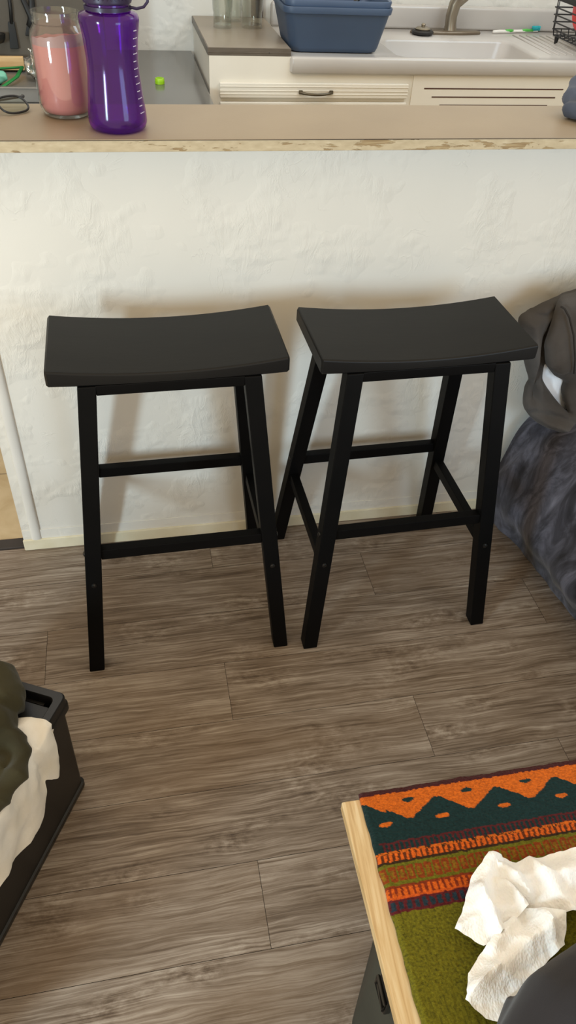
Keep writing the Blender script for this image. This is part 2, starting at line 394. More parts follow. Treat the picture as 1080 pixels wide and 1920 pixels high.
# ------------------------------------------------------------------ bar stools
H, SW, SD, ST = .737, .4449, .2168, .0333
LA, LB, LA2, LB2, LS = .1523, .0929, .2166, .1915, .034
ZF, ZB, ZS, AP = .3213, .3042, .2498, .0221
def make_stool():
    root = thing('bar_stool', 'black wooden saddle seat bar stool on the left, below the purple bottle', 'stool', group='black saddle seat bar stools')
    # saddle seat
    g = G(); n = 28
    ring = []
    hd = SD / 2; b_ = .004
    for i in range(n + 1):
        u = -1 + 2 * i / n; x = u * SW / 2
        dip = .016 * (1 - u * u) ; low = .005 * (1 - u * u)
        zt, zb = H - dip, H - ST - low
        e = 0
        if i in (0, n): e = .004
        prof = [(-hd + e, zb + b_), (-hd + b_ + e, zb + e), (hd - b_ - e, zb + e), (hd - e, zb + b_), (hd - e, zt - b_ - e), (hd - .0015 - e, zt - .0012 - e), (hd - b_ - e, zt - e), (-hd + b_ + e, zt - e), (-hd + .0015 + e, zt - .0012 - e), (-hd + e, zt - b_ - e)]
        if i in (0, n): ring.append([(x, p[0], p[1]) for p in prof])
        else: ring.append([(x, p[0], p[1]) for p in prof])
        if i == 0:
            x2 = x + .004; ring.append(None)
        if i == n: pass
    rows = [r for r in ring if r]
    # widen: an inner ring just inside each end gives a rounded end
    def ring_at(x, e):
        u = 2 * x / SW; dip = .016 * (1 - u*u); low = .005 * (1 - u*u); zt, zb = H - dip, H - ST - low
        return [(x, p[0], p[1]) for p in [(-hd, zb + b_), (-hd + b_, zb), (hd - b_, zb), (hd, zb + b_), (hd, zt - b_), (hd - .0015, zt - .0012), (hd - b_, zt), (-hd + b_, zt), (-hd + .0015, zt - .0012), (-hd, zt - b_)]]
    rows = [rows[0]] + [ring_at(-SW/2 + .004, 0)] + rows[1:-1] + [ring_at(SW/2 - .004, 0)] + [rows[-1]]
    V = [[g.b.verts.new(p) for p in r] for r in rows]; m = len(V[0])
    for A, B in zip(V, V[1:]):
        for k in range(m): g.b.faces.new((A[k], A[(k+1) % m], B[(k+1) % m], B[k]))
    g.b.faces.new(V[0][::-1]); g.b.faces.new(V[-1])
    obj('seat', g, M['seat'], root, 40)
    def ctr(sx, sy, z):
        k = 1 - z / (H - ST); return sx * (LA + (LA2 - LA) * k), sy * (LB + (LB2 - LB) * k)
    def sect(sx, sy, z):
        x, y = ctr(sx, sy, z); h = LS / 2
        return [(x-h, y-h, z), (x+h, y-h, z), (x+h, y+h, z), (x-h, y+h, z)]
    for sy in (-1, 1):
        for sx in (-1, 1):
            lg = obj('leg', G().prism(sect(sx, sy, 0), sect(sx, sy, H - ST - .002), .0025, 2), M['black'], root)
            x, y = ctr(sx, sy, ZS)
            b = G().lathe([(0, -.001), (.0062, -.001), (.0058, .0016), (.003, .0032), (0, .0036)], segs=16)
            bmesh.ops.transform(b.b, matrix=Matrix.Translation((x, y + sy * (LS/2), ZS)) @ Matrix.Rotation(-sy * PI / 2, 4, 'X'), verts=b.b.verts)
            obj('bolt', b, M['bolt'], lg)
            zz = ZF if sy < 0 else ZB; x, y = ctr(sx, sy, zz)
            b = G().lathe([(0, -.001), (.0062, -.001), (.0058, .0016), (.003, .0032), (0, .0036)], segs=16)
            bmesh.ops.transform(b.b, matrix=Matrix.Translation((x + sx * (LS/2), y, zz)) @ Matrix.Rotation(sx * PI / 2, 4, 'Y'), verts=b.b.verts)
            obj('bolt', b, M['bolt'], lg)
    def bar_(p, q, w, h):
        g = G(); p = Vector(p); q = Vector(q); d = (q - p).normalized(); s_ = d.cross(Vector((0, 0, 1))).normalized() * w / 2; u = Vector((0, 0, h / 2))
        g.prism([p - s_ - u, p + s_ - u, p + s_ + u, p - s_ + u], [q - s_ - u, q + s_ - u, q + s_ + u, q - s_ + u], .002, 2); return g
    for sy, z in ((-1, ZF), (1, ZB)):
        x, y = ctr(1, sy, z); h = LS / 2 - .001
        obj('stretcher', bar_((-x + h, y, z), (x - h, y, z), .021, .027), M['black'], root)
        zt = H - ST - .0005; za = H - ST - AP; zc = (zt + za) / 2; x, y = ctr(1, sy, zc)
        obj('apron', bar_((-x + h, y + sy * .0055, zc), (x - h, y + sy * .0055, zc), .020, zt - za), M['black'], root)
    for sx in (-1, 1):
        x, y = ctr(sx, 1, ZS); h = LS / 2 - .001
        obj('stretcher', bar_((x, -y + h, ZS), (x, y - h, ZS), .021, .027), M['black'], root)
        x, y = ctr(sx, 1, H - ST - AP/2)
        obj('apron', bar_((x, -y + h, H - ST - AP/2 - .002), (x, y - h, H - ST - AP/2 - .002), .020, AP - .003), M['black'], root)
    return root
s1 = make_stool(); s2 = copy_tree(s1)
s1.location = (.0474, -.2205, 0); s1.rotation_euler.z = math.radians(.787)
s2.location = (.548, -.2275, 0); s2.rotation_euler.z = math.radians(1.42)
s2['label'] = 'black wooden saddle seat bar stool on the right, beside the grey sofa'

# ------------------------------------------------------------------ on the bar
def jar():
    r = thing('glass_jar', 'wide mouth clear glass jar of pink smoothie on the bar', 'jar', (-.092, -.008, 1.07))
    out = [(0, .001), (.036, .0), (.042, .004), (.0465, .016), (.0475, .03), (.0475, .116), (.046, .127), (.040, .136), (.0385, .139), (.0405, .142), (.0385, .147), (.0400, .152), (.0395, .157)]
    inn = [(.0365, .157), (.036, .139), (.0435, .126), (.045, .115), (.045, .03), (.044, .016), (.040, .007), (.034, .005), (0, .005)]
    obj('jar_body', G().lathe(out + inn, segs=48), M['glass'], r, 60)
    obj('smoothie', G().lathe([(0, .0056), (.034, .0056), (.0395, .0076), (.0435, .0165), (.0446, .03), (.0446, .109), (.044, .1105), (0, .1105)], segs=48), M['pink'], r, 50)
    # film of drink clinging to the glass above the level, with a wavy upper edge
    g = G(); n = 64; V = []
    for i in range(n + 1):
        a = 2 * PI * i / n; top = .121 + .0065 * math.sin(a * 1 + 2.6) + .003 * noise.noise(Vector((math.cos(a) * 3, math.sin(a) * 3, 1)))
        rr = lambda z: .0445 if z < .114 else .0445 - (z - .114) * .16
        V.append([g.b.verts.new((rr(z) * math.cos(a), rr(z) * math.sin(a), z)) for z in (.1105, (top + .1105) / 2, top)])
    for A, B in zip(V, V[1:]):
        for k in range(2): g.b.faces.new((A[k], B[k], B[k+1], A[k+1]))
    obj('smoothie_film', g, M['pinkw'], r, 60)
def bottle():
    r = thing('water_bottle', 'tall translucent purple water bottle with waisted sides on the bar', 'bottle', (-.005, -.093, 1.07))
    out = [(0, .006), (.030, .004), (.040, .0), (.047, .004), (.0495, .012), (.049, .024), (.0455, .055), (.0425, .085), (.0420, .105), (.0440, .135), (.0475, .158), (.0478, .163), (.0455, .168), (.034, .172), (.034, .182)]
    inn = [(.032, .182), (.032, .171), (.0435, .166), (.0458, .160), (.0423, .135), (.0403, .105), (.0408, .085), (.0438, .055), (.047, .024), (.046, .012), (.04, .007), (0, .009)]
    obj('bottle_body', G().lathe(out + inn, segs=48), M['purple'], r, 60)
    obj('neck_ring', G().lathe([(.0345, .1735), (.037, .1735), (.037, .179), (.0345, .179)], segs=40, close=True), M['pcap'], r)
    g = G()
    g.lathe([(0, .183), (.0375, .183), (.0385, .186), (.0385, .206), (.036, .210), (0, .210)], segs=48)
    for k in range(36):
        a = 2 * PI * k / 36; g.box((.0388 * math.cos(a), .0388 * math.sin(a), .197), (.003, .0018, .016), .0005, 1, rz=a)
    obj('cap', g, M['pcap'], r)
    pts = [(.036 + .0 * t, 0, .180) for t in (0,)]
    pts = [(.034, -.01, .178), (.045, -.012, .1765), (.056, -.012, .179), (.0625, -.012, .186), (.0625, -.012, .196), (.057, -.012, .205), (.044, -.008, .211), (.03, -.004, .212)]
    obj('strap', G().tube(pts, .0022, 10), M['pcap'], r)
    g = G()
    prof = [(.024, .049), (.055, .0455), (.085, .0425), (.105, .0420), (.135, .0440), (.158, .0475)]
    def rad(z):
        for (z0, r0), (z1, r1) in zip(prof, prof[1:]):
            if z <= z1: return r0 + (r1 - r0) * (z - z0) / (z1 - z0)
        return .0475
    for i in range(12):
        z = .03 + i * .0108; a0 = -.62; ln = .12 if i % 2 else .2
        for k in range(3):
            a = a0 + ln * k / 2 / 1.0; rr_ = rad(z) + .0003
            g.box((rr_ * math.cos(a), rr_ * math.sin(a), z), (.0006, .0028, .0012), rz=a)
    obj('scale_marks', g, M['mark'], r)
jar(); bottle()

def eyeglasses():
    r = thing('eyeglasses', 'black framed eyeglasses lying on the bar beside the jar', 'eyeglasses', (-.186, .004, 1.07))
    def ell(c, a, b_, tilt, n=36):
        o = []
        for k in range(n):
            t = 2 * PI * k / n; ca, sa = math.cos(t), math.sin(t)
            x = a * math.copysign(abs(ca) ** .75, ca); y = b_ * math.copysign(abs(sa) ** .75, sa)
            o.append(Vector(c) + Vector((x, y * math.cos(tilt), y * math.sin(tilt))))
        return o
    fr = G(); ln = G()
    yaw = .62
    Rz = Matrix.Rotation(yaw, 3, 'Z')
    for cx in (0, -.064):
        P = [Rz @ p for p in ell((cx, 0, .012), .026, .021, .45)]
        fr.tube(P, .0019, 8, closed=True)
        vs = [ln.b.verts.new(p) for p in [Rz @ p for p in ell((cx, 0, .012), .0252, .0202, .45)]]; ln.b.faces.new(vs)
    fr.tube([Rz @ Vector(p) for p in ((-.026, .003, .014), (-.032, .006, .017), (-.038, .003, .014))], .0017, 8)
    fr.tube([Rz @ Vector(p) for p in ((.024, .012, .017), (.031, .015, .018), (.034, .022, .0165))], .003, 8)
    obj('frame', fr, M['matblack'], r); obj('lens', ln, M['lens'], r)
    for pts in (((.034, .022, .016), (.0, .041, .011), (-.04, .058, .006), (-.085, .070, .0025)),):
        obj('temple', G().tube([Rz @ Vector(p) for p in pts], .0022, 8), M['matblack'], r)
    obj('temple', G().tube([Rz @ Vector(p) for p in ((-.094, .02, .016), (-.07, .045, .009), (-.03, .06, .0045), (.0, .066, .0025))], .0022, 8), M['matblack'], r)
eyeglasses()
me = lumps([([(.872, -.02, 1.098), (.90, -.02, 1.104), (.96, -.01, 1.10)], [.026, .03, .03]), ([(.866, -.035, 1.089), (.885, -.07, 1.088), (.93, -.085, 1.089)], [.016, .015, .016]), ([(.874, -.02, 1.11), (.895, 0, 1.125), (.93, 0, 1.125)], [.014, .018, .018])], .004, 3, .003, 22, seed=3, fold=.0022, fscale=110, fdir=(.4, .6, .7))
zmin = min(v.co.z for v in me.vertices)
for v in me.vertices: v.co.z = max(v.co.z, 1.0705)
tag(obj('folded_cloth', me, M['greycloth']), 'crumpled slate grey cloth at the right end of the bar', 'cloth')

# ------------------------------------------------------------------ kitchen
# counter run with the sink
cab = thing('sink_cabinet', 'cream painted sink cabinet with a bronze pull and slotted panel', 'cabinet', (.313, 1.42, 0))
def K(x, y, z): return (x - .313, y - 1.42, z)
g = G().bb(K(.315, 1.42, 0), K(2.35, 1.995, .70)).bb(K(.315, 1.42, .69), K(.95, 1.995, .887)).bb(K(.95, 1.42, .69), K(2.35, 1.43, .84)).bb(K(1.62, 1.42, .69), K(2.35, 1.995, .835))
obj('carcass', g, M['cream'], cab, None)
def drawer(z0, z1, hand):
    g = G().bb(K(.349, 1.405, z0), K(1.04, 1.42, z1), .004)
    for zz in ([z0 + .013, z1 - .011, z1 - .024] if hand else []): g.bb(K(.349, 1.4035, zz - .0015), K(1.04, 1.41, zz + .0015), .001)
    return obj('drawer', g, M['cream'], cab)
d1 = drawer(.759, .807, True); drawer(.56, .746, False)
g = G().tube([K(.634 + .12 * t, 1.405 - .022 * math.sin(PI * t) ** .5, .779 - .003 * math.sin(PI * t)) for t in [i / 12 for i in range(13)]], [.0045] * 13, 10)
g.box(K(.638, 1.402, .78), (.014, .006, .012), .002).box(K(.750, 1.402, .78), (.014, .006, .012), .002)
obj('handle', g, M['bronze'], d1)
g = G().bb(K(1.058, 1.4165, .56), K(2.35, 1.42, .838))
pn = obj('vent_panel', g, M['cream'], cab)
for x0, x1, z in ((1.104, 1.66, .7915), (1.138, 1.635, .7635), (1.173, 1.61, .736), (1.2, 1.59, .708)):
    obj('slot', G().bb(K(x0, 1.4158, z - .0021), K(x1, 1.419, z + .0021)), M['slot'], pn)

ct = thing('countertop', 'small taupe laminate countertop with grey metal edging left of the sink', 'countertop', (.313, 1.42, .887))
obj('top', G().bb((0, .002, 0), (.285, .575, .0245), .001), M['ctop'], ct)
obj('edging', G().bb((-.002, -.001, .001), (.287, .002, .0238), .0008).bb((-.002, -.002, .0085), (.287, 0, .0115), .0005).bb((-.003, 0, .001), (0, .575, .0238), .0008), M['cedge'], ct)
obj('screw', G().lathe([(0, 0), (.003, 0), (.002, .0012), (0, .0015)], (.21, -.002, .010), 12, sx=.7), M['matblack'], ct)

# sink
sk = thing('kitchen_sink', 'white enamel kitchen sink with drainboard, basin and backsplash', 'sink', (1.2, 1.42, .84))
def S(x, y, z): return (x - 1.2, y - 1.42, z - .84)
g = G()
zt, x0, x1, ya, yb = .889, .598, 2.35, 1.405, 1.955
bx0, bx1, by0, by1, bz = 1.0, 1.56, 1.432, 1.765, .72
def rr(xa, xb, yA, yB, r, z, n=6):
    o = []
    for cx, cy, a0 in ((xb - r, yB - r, 0), (xa + r, yB - r, 90), (xa + r, yA + r, 180), (xb - r, yA + r, 270)):
        for k in range(n + 1):
            a = math.radians(a0 + 90 * k / n); o.append(S(cx + r * math.cos(a), cy + r * math.sin(a), z))
    return o
loops = [rr(x0 + .006, x1, ya + .004, yb, .012, .837), rr(x0, x1, ya, yb, .014, .842), rr(x0, x1, ya, yb, .014, .880), rr(x0 + .003, x1 - .003, ya + .003, yb - .003, .013, .887), rr(x0 + .009, x1 - .009, ya + .009, yb - .009, .012, zt),
         rr(bx0 - .006, bx1 + .006, by0 - .006, by1 + .006, .05, zt), rr(bx0, bx1, by0, by1, .05, zt - .003), rr(bx0 + .006, bx1 - .006, by0 + .006, by1 - .006, .05, zt - .012),
         rr(bx0 + .03, bx1 - .03, by0 + .03, by1 - .03, .06, bz + .02), rr(bx0 + .055, bx1 - .055, by0 + .055, by1 - .055, .05, bz), rr(bx0 + .2, bx1 - .2, by0 + .13, by1 - .13, .02, bz - .004)]
V = [[g.b.verts.new(p) for p in L] for L in loops]
for A, B in zip(V, V[1:]):
    for k in range(len(A)): g.b.faces.new((A[k], A[(k+1) % len(A)], B[(k+1) % len(A)], B[k]))
g.b.faces.new(V[-1])
obj('basin', g, M['enamel'], sk, 50)
g = G().bb(S(.62, 1.95, .885), S(2.35, 1.985, .972), .014, 4)
obj('backsplash', g, M['enamel'], sk, 50)
g = G()
for k in range(9): g.tube([S(1.62 + k * .03, 1.50, .8895), S(1.62 + k * .03, 1.86, .8895)], .003, 8)
obj('drain_ridge', g, M['enamel'], sk, 60)
# faucet
fa = thing('faucet', 'brushed nickel faucet on an oval base plate behind the basin', 'faucet', (1.33, 1.875, .889))
g = G(); g.lathe([(0, 0), (.15, 0), (.152, .004), (.148, .010), (.135, .013), (0, .014)], segs=64, sy=.24); obj('base_plate', g, M['nickeld'], fa, 50)
g = G().tube([(.018, 0, .010), (.016, 0, .03), (.014, -.0, .06), (.02, -.002, .10), (.045, -.01, .16), (.06, -.05, .20), (.06, -.11, .215), (.06, -.16, .19), (.06, -.175, .15)], [.027, .023, .023, .024, .024, .02, .018, .017, .017], 24); obj('spout', g, M['nickel'], fa, 60)
g = G().tube([(.03, -.005, .105), (.065, -.015, .13), (.13, -.03, .19)], [.018, .012, .008], 14); obj('lever', g, M['nickel'], fa, 60)
st = thing('sink_strainer', 'round sink strainer with black rubber rim left of the faucet', 'strainer', (1.218, 1.838, .8905))
obj('rim', G().lathe([(0, 0), (.036, 0), (.043, .004), (.044, .011), (.038, .016), (.031, .014), (0, .010)], segs=40), M['rubber'], st, 50)
obj('basket', G().lathe([(0, .010), (.029, .013), (.031, .020), (.025, .025), (.012, .027), (0, .027)], segs=36), M['nickel'], st, 50)
obj('knob', G().lathe([(0, .026), (.007, .027), (.009, .034), (.006, .038), (0, .039)], segs=20), M['nickel'], st, 50)
# toothbrush
tb = thing('toothbrush', 'green and white toothbrush lying on the sink ledge', 'toothbrush', (1.545, 1.893, .889), .21)
obj('handle', G().tube([(0, 0, .006), (.03, 0, .0065), (.07, 0, .006), (.12, .002, .006), (.15, 0, .006), (.20, 0, .005), (.225, 0, .006)], [.006, .007, .0065, .0055, .006, .004, .005], 12), M['white'], tb, 60)
obj('grip', G().tube([(.058, 0, .0075), (.085, 0, .0082), (.098, 0, .0075)], [.006, .0066, .005], 12), M['green'], tb, 60)
obj('neck', G().tube([(.145, 0, .0075), (.165, 0, .0082), (.2, 0, .0065)], [.0055, .0066, .005], 12), M['green'], tb, 60)
g = G()
for i in range(6):
    for j in range(3): g.tube([(.20 + i * .006, -.005 + j * .005, .008), (.20 + i * .006, -.005 + j * .005, .022)], .0028, 8)
obj('bristles', g, M['teal'], tb, 60)
# dish tubs (two nested)
def tub_mesh(w0, d0, w1, d1, h, r=.035, lip=.012, th=.003, z0=0):
    g = G()
    def L(w, d, z, r):
        o = []
        for cx, cy, a0 in ((w/2 - r, d/2 - r, 0), (-w/2 + r, d/2 - r, 90), (-w/2 + r, -d/2 + r, 180), (w/2 - r, -d/2 + r, 270)):
            for k in range(7):
                a = math.radians(a0 + 15 * k); o.append((cx + r * math.cos(a), cy + r * math.sin(a), z + z0))
        return o
    ls = [L(w0 - .03, d0 - .03, 0, r), L(w0 - .010, d0 - .010, .004, r), L(w0, d0, .016, r), L(w1, d1, h - .022, r), L(w1 + lip, d1 + lip, h - .020, r + .004), L(w1 + lip * 1.5, d1 + lip * 1.5, h - .004, r + .006), L(w1 + lip * 1.2, d1 + lip * 1.2, h, r + .005), L(w1 - 2 * th + .004, d1 - 2 * th + .004, h - .002, r), L(w1 - 2 * th, d1 - 2 * th, h - .012, r), L(w0 - 2 * th, d0 - 2 * th, .02, r), L(w0 - .02, d0 - .02, .006, r), L(w0 - .05, d0 - .05, .005, r)]
    V = [[g.b.verts.new(p) for p in l] for l in ls]
    for A, B in zip(V, V[1:]):
        for k in range(len(A)): g.b.faces.new((A[k], A[(k+1) % len(A)], B[(k+1) % len(A)], B[k]))
    g.b.faces.new(V[0][::-1]); g.b.faces.new(V[-1]); return g
o = obj('dish_tub', tub_mesh(.325, .25, .372, .30, .142), M['tub'], None, 50, (.770, 1.590, .8895)); o.rotation_euler.z = -.02
tag(o, 'slate blue plastic dish tub on the drainboard, outer one of two nested', 'tub', 'nested blue dish tubs')
o = obj('dish_tub', tub_mesh(.31, .235, .362, .29, .142, z0=.0), M['tub2'], None, 50, (.772, 1.593, .9085)); o.rotation_euler.z = -.02
tag(o, 'slate blue plastic dish tub set inside the other one', 'tub', 'nested blue dish tubs')
kn = thing('spatula', 'black handled utensil resting inside the blue dish tub', 'utensil', (.80, 1.56, .916))
obj('handle', G().tube([(-.02, -.02, .02), (.05, .04, .085), (.11, .10, .15)], [.007, .009, .010], 12), M['matblack'], kn, 60)
obj('blade', G().prism([(-.09, -.05, .004), (-.03, -.05, .004), (-.01, -.02, .012), (-.05, .02, .012)], [(-.09, -.05, .007), (-.03, -.05, .007), (-.01, -.02, .026), (-.05, .02, .026)]), M['steel'], kn)
# drinking glasses
def tumbler(x, y, r0, r1, h, label, z=.9115, seg=12):
    g = G().lathe([(0, 0), (r0 * .96, 0), (r0, .003), (r0 * 1.01, .05), (r0 * 1.06, .055), (r1, h), (r1 - .0025, h), (r0 * 1.06 - .0025, .055), (r0 - .003, .05), (r0 - .003, .012), (0, .012)], segs=40)
    tag(obj('drinking_glass', g, M['glass'], None, 50, (x, y, z)), label, 'glass', 'drinking glasses on the small counter')
tumbler(.404, 1.765, .034, .040, .13, 'clear drinking glass standing alone at the left of the small counter')
tumbler(.462, 1.90, .032, .036, .13, 'clear drinking glass in the back between the two others')
tumbler(.516, 1.775, .038, .044, .14, 'clear drinking glass nearest the blue dish tub')
tag(obj('cutting_board', G().bb((.545, 1.972, .912), (.592, 1.995, 1.16), .004), M['dkbrown']), 'narrow dark brown wooden board against the wall behind the glasses', 'board')

# dish rack with red bowl
rk = thing('dish_rack', 'black wire dish rack at the right edge beside the toothbrush', 'dish rack', (1.728, 1.425, .889))
g = G(); W_, D_, H_ = .42, .30, .165; w = .0026
def rect(z, e=0): return [(-e, -e, z), (W_ + e, -e, z), (W_ + e, D_ + e, z), (-e, D_ + e, z)]
for z, e in ((.028, 0), (.048, .006), (.072, .009), (.096, .011), (.120, .013)): g.tube(rect(z, e), w, 8, closed=True)
for k in range(14):
    x = W_ * k / 13
    h_ = .15 if k in (0, 6, 13) else .050
    e_ = .014 if h_ > .1 else .0062
    g.tube([(x, -e_, h_), (x, -.006, .048), (x, 0, .028), (x, D_, .028), (x, D_ + .006, .048), (x, D_ + e_, h_)], w * .8, 6)
for k in range(10):
    y = D_ * k / 9
    h_ = .15 if k in (0, 9) else .050
    e_ = .014 if h_ > .1 else .0062
    g.tube([(-e_, y, h_), (-.006, y, .048), (0, y, .028), (W_, y, .028), (W_ + .006, y, .048), (W_ + e_, y, h_)], w * .8, 6)
obj('wire_basket', g, M['wire'], rk, 60)
g = G()
for (a, b_) in (((-.02, -.022), (W_ + .02, -.012)), ((-.02, D_ + .012), (W_ + .02, D_ + .022)), ((-.022, -.02), (-.012, D_ + .02)), ((W_ + .012, -.02), (W_ + .022, D_ + .02))): g.bb((*a, .145), (*b_, .166), .003)
obj('rim', g, M['matblack'], rk)
for x in (.012, W_ - .012):
    for y in (.012, D_ - .012): obj('foot', G().lathe([(0, 0), (.006, 0), (.009, .02), (.007, .030), (0, .030)], (x, y, 0), 14), M['rubber'], rk)
bw = G().lathe([(.02, 0), (.03, .004), (.10, .045), (.118, .075), (.116, .077), (.098, .049), (.03, .008), (0, .006)], segs=48)
bmesh.ops.transform(bw.b, matrix=Matrix.Translation((1.845, 1.575, 1.052)) @ Matrix.Rotation(math.radians(-78), 4, 'Y') @ Matrix.Rotation(math.radians(0), 4, 'X'), verts=bw.b.verts)
tag(obj('bowl', bw, M['red'], None, 60), 'red bowl standing in the black wire dish rack', 'bowl')

# dark glossy table-height counter left
kt = thing('side_counter', 'dark grey glossy counter behind the bar below the glasses', 'counter', (-.65, .85, 0))
obj('counter_top', G().bb((-.93, 0, .765), (.955, 1.148, .79), .003), M['glosstop'], kt)
obj('counter_base', G().bb((-.9, .03, 0), (.955, 1.14, .765)), M['darkcab'], kt)
cp = thing('bottle_cap', 'small lime green bottle cap on the dark glossy counter', 'cap', (.145, 1.461, .7902))
g = G().lathe([(.014, 0), (.0155, 0), (.0158, .016), (.0145, .018), (.012, .018), (.012, .006), (0, .006)], segs=36)
for k in range(30): g.box((.0158 * math.cos(2*PI*k/30), .0158 * math.sin(2*PI*k/30), .006), (.0012, .0016, .010), rz=2*PI*k/30)
obj('shell', g, M['lime'], cp, 50); obj('liner', G().lathe([(0, .0062), (.0118, .0062), (.0118, .0072), (0, .0072)], segs=30), M['white'], cp)

dc = thing('dark_cabinet', 'dark taupe cabinet at the back behind the glass jar', 'cabinet', (-.6, 1.81, .79))
obj('cabinet_body', G().bb((-.7, -.17, 0), (.57, .188, .75), .004), M['darkcab'], dc)
obj('door', G().bb((-.65, -.182, .02), (.16, -.17, .73), .003), M['darkcab'], dc); obj('door', G().bb((.165, -.182, .02), (.555, -.17, .73), .003), M['darkcab'], dc)

# sheet pan with its contents
tr = tag(obj('sheet_pan', G().prism([(-.30, -.19, 0), (.30, -.19, 0), (.30, .19, 0), (-.30, .19, 0)], [(-.30, -.19, .003), (.30, -.19, .003), (.30, .19, .003), (-.30, .19, .003)]), M['steel'], None, 40, (-.53, 1.412, .7905)), 'grey metal sheet pan on the counter left of the jar', 'pan')
bmx = bmesh.new(); bmx.from_mesh(tr.data); gg = G(); gg.b.free(); gg.b = bmx
for a, b_ in (((-.31, -.202), (.31, -.196)), ((-.31, .196), (.31, .202)), ((-.31, -.202), (-.304, .202)), ((.304, -.202), (.31, .202))): gg.bb((*a, 0), (*b_, .04), .002)
for a, b_ in (((-.316, -.208), (.316, -.192)), ((-.316, .192), (.316, .208)), ((-.316, -.208), (-.300, .208)), ((.300, -.208), (.316, .208))): gg.bb((*a, .0385), (*b_, .0435), .002)
gg.b.to_mesh(tr.data); gg.b.free()
tag(obj('wooden_board', G().bb((-.80, 1.585, .8), (-.315, 1.602, .842), .003), M['board']), 'pale wooden board along the back of the sheet pan', 'board')
g = G().tube([(-.62, 1.41, .81), (-.5, 1.46, .815), (-.40, 1.50, .822), (-.315, 1.515, .825), (-.33, 1.44, .812), (-.372, 1.34, .802), (-.45, 1.30, .8)], [.008] * 7, 10, flat=(0, .3, 1))
tag(obj('ribbon', g, M['dkgreen'], None, 60), 'green strap curled in the sheet pan', 'strap')
me = lumps([([(-.42, 1.40, .812), (-.37, 1.43, .815)], [.02, .016]), ([(-.46, 1.44, .815), (-.40, 1.46, .818)], [.016, .014])], .004, 2, .004, 40, seed=5)
tag(obj('wrapper', me, M['aqua']), 'crumpled aqua wrapper in the sheet pan', 'wrapper')
me = lumps([([(-.272, 1.47, .815), (-.262, 1.475, .85), (-.255, 1.48, .875)], [.032, .034, .014]), ([(-.255, 1.48, .875), (-.25, 1.485, .90), (-.24, 1.49, .915)], [.010, .006, .012]), ([(-.26, 1.48, .87), (-.285, 1.47, .89)], [.006, .003])], .0035, 2, .004, 45, seed=8, fold=.003, fscale=150)
for v in me.vertices: v.co.z = max(v.co.z, .7945)
tag(obj('plastic_bag', me, M['foil']), 'shiny clear plastic bag tied at the top beside the jar', 'bag')
# hanging utensils on the dark cabinet
u1 = thing('spatula', 'black spatula hanging on the dark cabinet at the far left', 'utensil', (-.335, 1.618, .86))
obj('shaft', G().tube([(.004, 0, .20), (.002, 0, .12), (-.003, 0, .075)], [.005, .006, .006], 10), M['matblack'], u1, 60)
obj('blade', G().prism([(-.021, -.004, .0), (.009, -.004, .0), (.009, .004, .0), (-.021, .004, .0)], [(-.014, -.003, .08), (.007, -.003, .08), (.007, .003, .08), (-.014, .003, .08)], .002), M['matblack'], u1)
u2 = thing('tongs', 'black kitchen tongs hanging on the dark cabinet above the plastic bag', 'utensil', (-.275, 1.6175, .90))
obj('arm', G().tube([(-.028, 0, .16), (-.012, -.001, .10), (.004, -.002, .06), (.004, -.002, .03)], [.007, .008, .011, .013], 12, flat=(0, 1, 0)), M['matblack'], u2, 60)
obj('arm', G().tube([(.012, .0, .16), (.014, -.001, .10), (.010, -.002, .06), (.0, -.002, .028)], [.010, .010, .012, .016], 12, flat=(0, 1, 0)), M['matblack'], u2, 60)
obj('tip', G().prism([(-.024, -.004, -.0), (.016, -.004, -.002), (.016, .004, -.002), (-.024, .004, 0)], [(-.012, -.005, .035), (.015, -.005, .035), (.015, .004, .035), (-.012, .004, .035)], .003), M['matblack'], u2)
u3 = thing('ladle', 'black ladle hanging at the far left edge of the dark cabinet', 'utensil', (-.385, 1.618, .885))
obj('shaft', G().tube([(-.012, 0, .18), (-.012, 0, .09), (-.010, 0, .03)], [.006, .006, .006], 10), M['matblack'], u3, 60)
obj('cup', G().lathe([(0, -.02), (.018, -.014), (.026, .0), (.028, .012), (.026, .012), (.016, -.008), (0, -.014)], (-.004, -.025, .012), 24), M['matblack'], u3, 60)

# ------------------------------------------------------------------ sofa, blanket, jacket
so = thing('sofa', 'charcoal sofa under the grey velvet blanket', 'sofa', (1.45, -.35, 0))
def Q(x, y, z): return (x - 1.45, y + .35, z)
obj('arm', G().bb(Q(1.075, -.95, .03), Q(1.24, -.06, .345), .05, 5), M['sofa'], so, 60)
obj('backrest', G().bb(Q(1.10, -.20, .03), Q(2.3, -.03, .60), .05, 5), M['sofa'], so, 60)
obj('seat_cushion', G().bb(Q(1.25, -.95, .22), Q(2.3, -.20, .36), .05, 5), M['sofa'], so, 60)
obj('base', G().bb(Q(1.10, -.93, .02), Q(2.3, -.06, .23), .02, 3), M['sofa'], so, 60)
rows = []
hem = [(.950, -.035), (.962, -.088), (.985, -.150), (1.004, -.253), (1.034, -.449), (1.052, -.66), (1.06, -.96)]
for i, (hx, hy) in enumerate(hem):
    bx = [(.962, .10), (.968, .22), (.992, .32), (1.03, .372)][:]
    k = i / (len(hem) - 1)
    dx = [0, 0, .010, .022, .040, .05, .06][i]
    yy = min(hy, -.03)
    up = [-.035, -.085, -.14, -.24, -.43, -.64, -.93][i]
    rows.append([(hx, hy, .002), (hx - .008 + .3 * 0, (hy * .7 + up * .3), .045), (.943 + dx, up, .12), (.962 + dx, up, .23), (.990 + dx, up, .33), (1.05 + dx, up, .385), (1.15 + dx, up, .392), (1.26, up, .380), (1.40, up, .385)])
